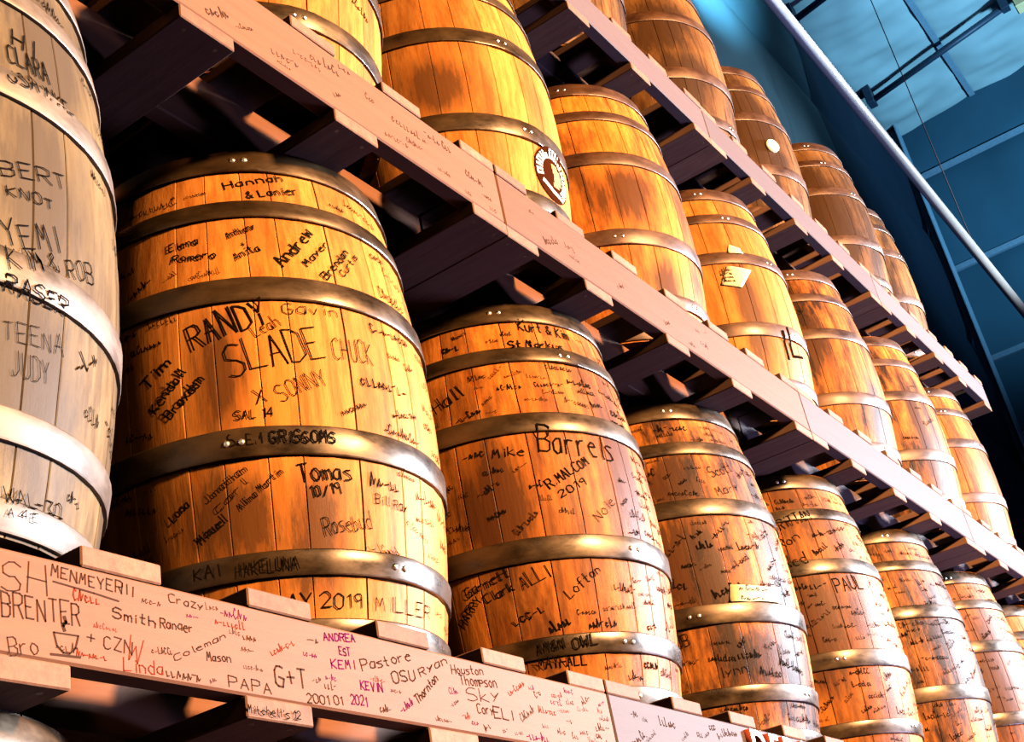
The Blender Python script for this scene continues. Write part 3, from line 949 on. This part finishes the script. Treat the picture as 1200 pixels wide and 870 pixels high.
for t in ('L', 'B', 'M', 'T'):
    for k in range(4):
        rnd = random.Random(hash_seed := (ord(t) * 31 + k))
        x0 = END[t] + PL * (k - 1)
        zt = TIER_Z[t]
        zb = zt - TD - RAIL_H[t] - TB
        p = empty('pallet', (x0, OFFY[t], zb))
        tag(p, UNDERNEATH.get((t, k), 'pine pallet lying on the concrete floor under the lowest barrels'), 'pallet', 'pallets of the %s row' % PLACE[t])
        PAL[(t, k)] = p
        key = 'peach' if (t, k) in (('B', 0), ('M', 0), ('M', 1), ('L', 0)) else 'pink'
        for ys in (0.0, 0.20, 0.50, DEPTH - 0.036):
            o = link('stringer', STR[(t, key)], None, p)
            o.location = (0, ys, TB)
        for xd in (DECK_A if (t, k) in (('B', 0), ('M', 0)) else DECK_B):
            o = link('deck_board', deck_me, None, p)
            o.location = (xd + 0.002, rnd.uniform(-0.003, 0.001), TB + RAIL_H[t])
        for xd in UNDER:
            o = link('bottom_board', under_me, None, p)
            o.location = (xd + 0.0005, rnd.uniform(-0.002, 0.001), 0)
            if t != 'L' and k < 2:
                for nx, ny in ((0.025, 0.02), (0.092, 0.02)):
                    n_ = link('nail', nail_me, None, o)
                    n_.location = (nx, ny, 0)

# marker names on the face of the lower pallet beam and one board end
p = PAL[('B', 0)]
ox, oz = p.location.x, p.location.z
face = lambda u, v: (u - ox, -0.0004, v - oz)
boxes = []
rnd = random.Random(77)
rb = {0: Ribbon(), 1: Ribbon(), 2: Ribbon()}
for (t, x0, z0, x1, z1, hh, w, c) in RAIL_TEXT['B']:
    st, wd = text_strokes(t, rnd)
    wr = Ribbon()
    wr.line(st, wd, x0, z0, x1, z1, hh, w * 0.68, face)
    wr.build('written_word', INK[(3, 1, 2)[c]], p)
    boxes.append((x0, x1, min(z0, z1) - 0.002, max(z0, z1) + hh))
# underline, and the little cup drawn on the beam
rb[0].stroke([(0.046, -0.050), (0.10, -0.053), (0.135, -0.056)], 0.0010, face, 0.05)
cup = [(0.046, -0.106), (0.050, -0.120), (0.058, -0.126), (0.066, -0.126), (0.074, -0.119), (0.078, -0.105)]
rb[0].stroke(cup, 0.0011, face, 0.05)
rb[0].stroke([(0.046, -0.106), (0.078, -0.105)], 0.0009, face, 0.05)
rb[0].stroke([(0.042, -0.130), (0.080, -0.128)], 0.0013, face, 0.05)
rb[0].stroke([(0.060, -0.102), (0.058, -0.097), (0.062, -0.092), (0.060, -0.087)], 0.0020, face, 0.05)


def fill(rbs, n, xa, xb, za, zb, hs, fc, rnd, boxes, cols):
    for _ in range(n * 5):
        if n <= 0:
            break
        hh = rnd.uniform(*hs)
        m = rnd.randint(3, 8)
        L = m * hh * 0.6
        x = rnd.uniform(xa, xb - L)
        tl = rnd.choice((0, 0, 0.1, 0.45))
        z = rnd.uniform(za, zb - hh - L * math.sin(tl))
        x1, z1 = x + L * math.cos(tl), z + L * math.sin(tl)
        if z1 + hh > zb or any(x < b1 and x1 > b0 and z < b3 and z1 + hh > b2 for b0, b1, b2, b3 in boxes):
            continue
        boxes.append((x, x1, z, z1 + hh))
        st, wd = scribble_strokes(rnd, m)
        rbs[rnd.choice(cols)].line(st, wd, x, z, x1, z1, hh, hh * rnd.uniform(0.035, 0.06), fc)
        n -= 1


fill(rb, 120, -0.02, 1.20, -0.136, -0.030, (0.007, 0.014), face, rnd, boxes, (0, 0, 0, 2, 1))
for c in rb:
    rb[c].build('marker_scribble', INK[(3, 1, 2)[c]], p)['kind'] = 'stuff'
rb = Ribbon()
for (t, x0, z0, x1, z1, hh, w, c) in RAIL_TEXT['bb']:
    st, wd = text_strokes(t, rnd)
    rb.line(st, wd, x0, z0, x1, z1, hh * 0.8, w * 0.6, lambda u, v: (u - ox, -0.0035, v - oz))
rb.build('written_word', INK[0], p)
# paler marks on the next lower beam and on the middle beam
for key, xa, xb, n in ((('B', 1), 1.23, 2.5, 36), (('M', 0), 0.25, 1.15, 22), (('M', 1), 1.2, 2.2, 10)):
    pp = PAL[key]
    r2 = {0: Ribbon()}
    zt = TIER_Z[key[0]]
    fc = (lambda X, Z: (lambda u, v: (u - X, -0.0004, v - Z)))(pp.location.x, pp.location.z)
    bx = [(1.72, 2.2, -0.2, 0.0)] if key == ('B', 1) else []
    fill(r2, n, xa, xb, zt - TD - RAIL_H[key[0]] + 0.006, zt - TD - 0.006, (0.008, 0.02), fc, rnd, bx, (0,))
    r2[0].build('marker_scribble', INK[3], pp)['kind'] = 'stuff'

# raised white letters on the lower beam
sign = empty('raised_letters', (1.748, -0.0002, -0.088))
tag(sign, 'raised white capital letters fixed on the lower pallet beam', 'letters')
xo = 0.0
for ch in 'DEPA':
    cu = bpy.data.curves.new('letter', 'FONT')
    cu.body = ch
    cu.size = 0.075
    cu.extrude = 0.006
    cu.offset = 0.0022
    cu.bevel_depth = 0.0005
    tmp = bpy.data.objects.new('tmp', cu)
    col.objects.link(tmp)
    dg = bpy.context.evaluated_depsgraph_get()
    me = bpy.data.meshes.new_from_object(tmp.evaluated_get(dg))
    bpy.data.objects.remove(tmp)
    bpy.data.curves.remove(cu)
    me.name = 'letter'
    wdt = max(v.co.x for v in me.vertices)
    for v in me.vertices:
        v.co = Vector((v.co.x * 1.25, -0.0065 - v.co.z, v.co.y))
    me.update()
    me.materials.clear()
    me.materials.append(LETTER)
    me.materials.append(LETTER_EDGE)
    for pl in me.polygons:
        pl.material_index = 0 if abs(pl.normal.y) > 0.7 else 1
    o = bpy.data.objects.new('letter', me)
    col.objects.link(o)
    o.parent = sign
    o.location = (xo, 0, 0)
    xo += wdt * 1.25 + 0.022
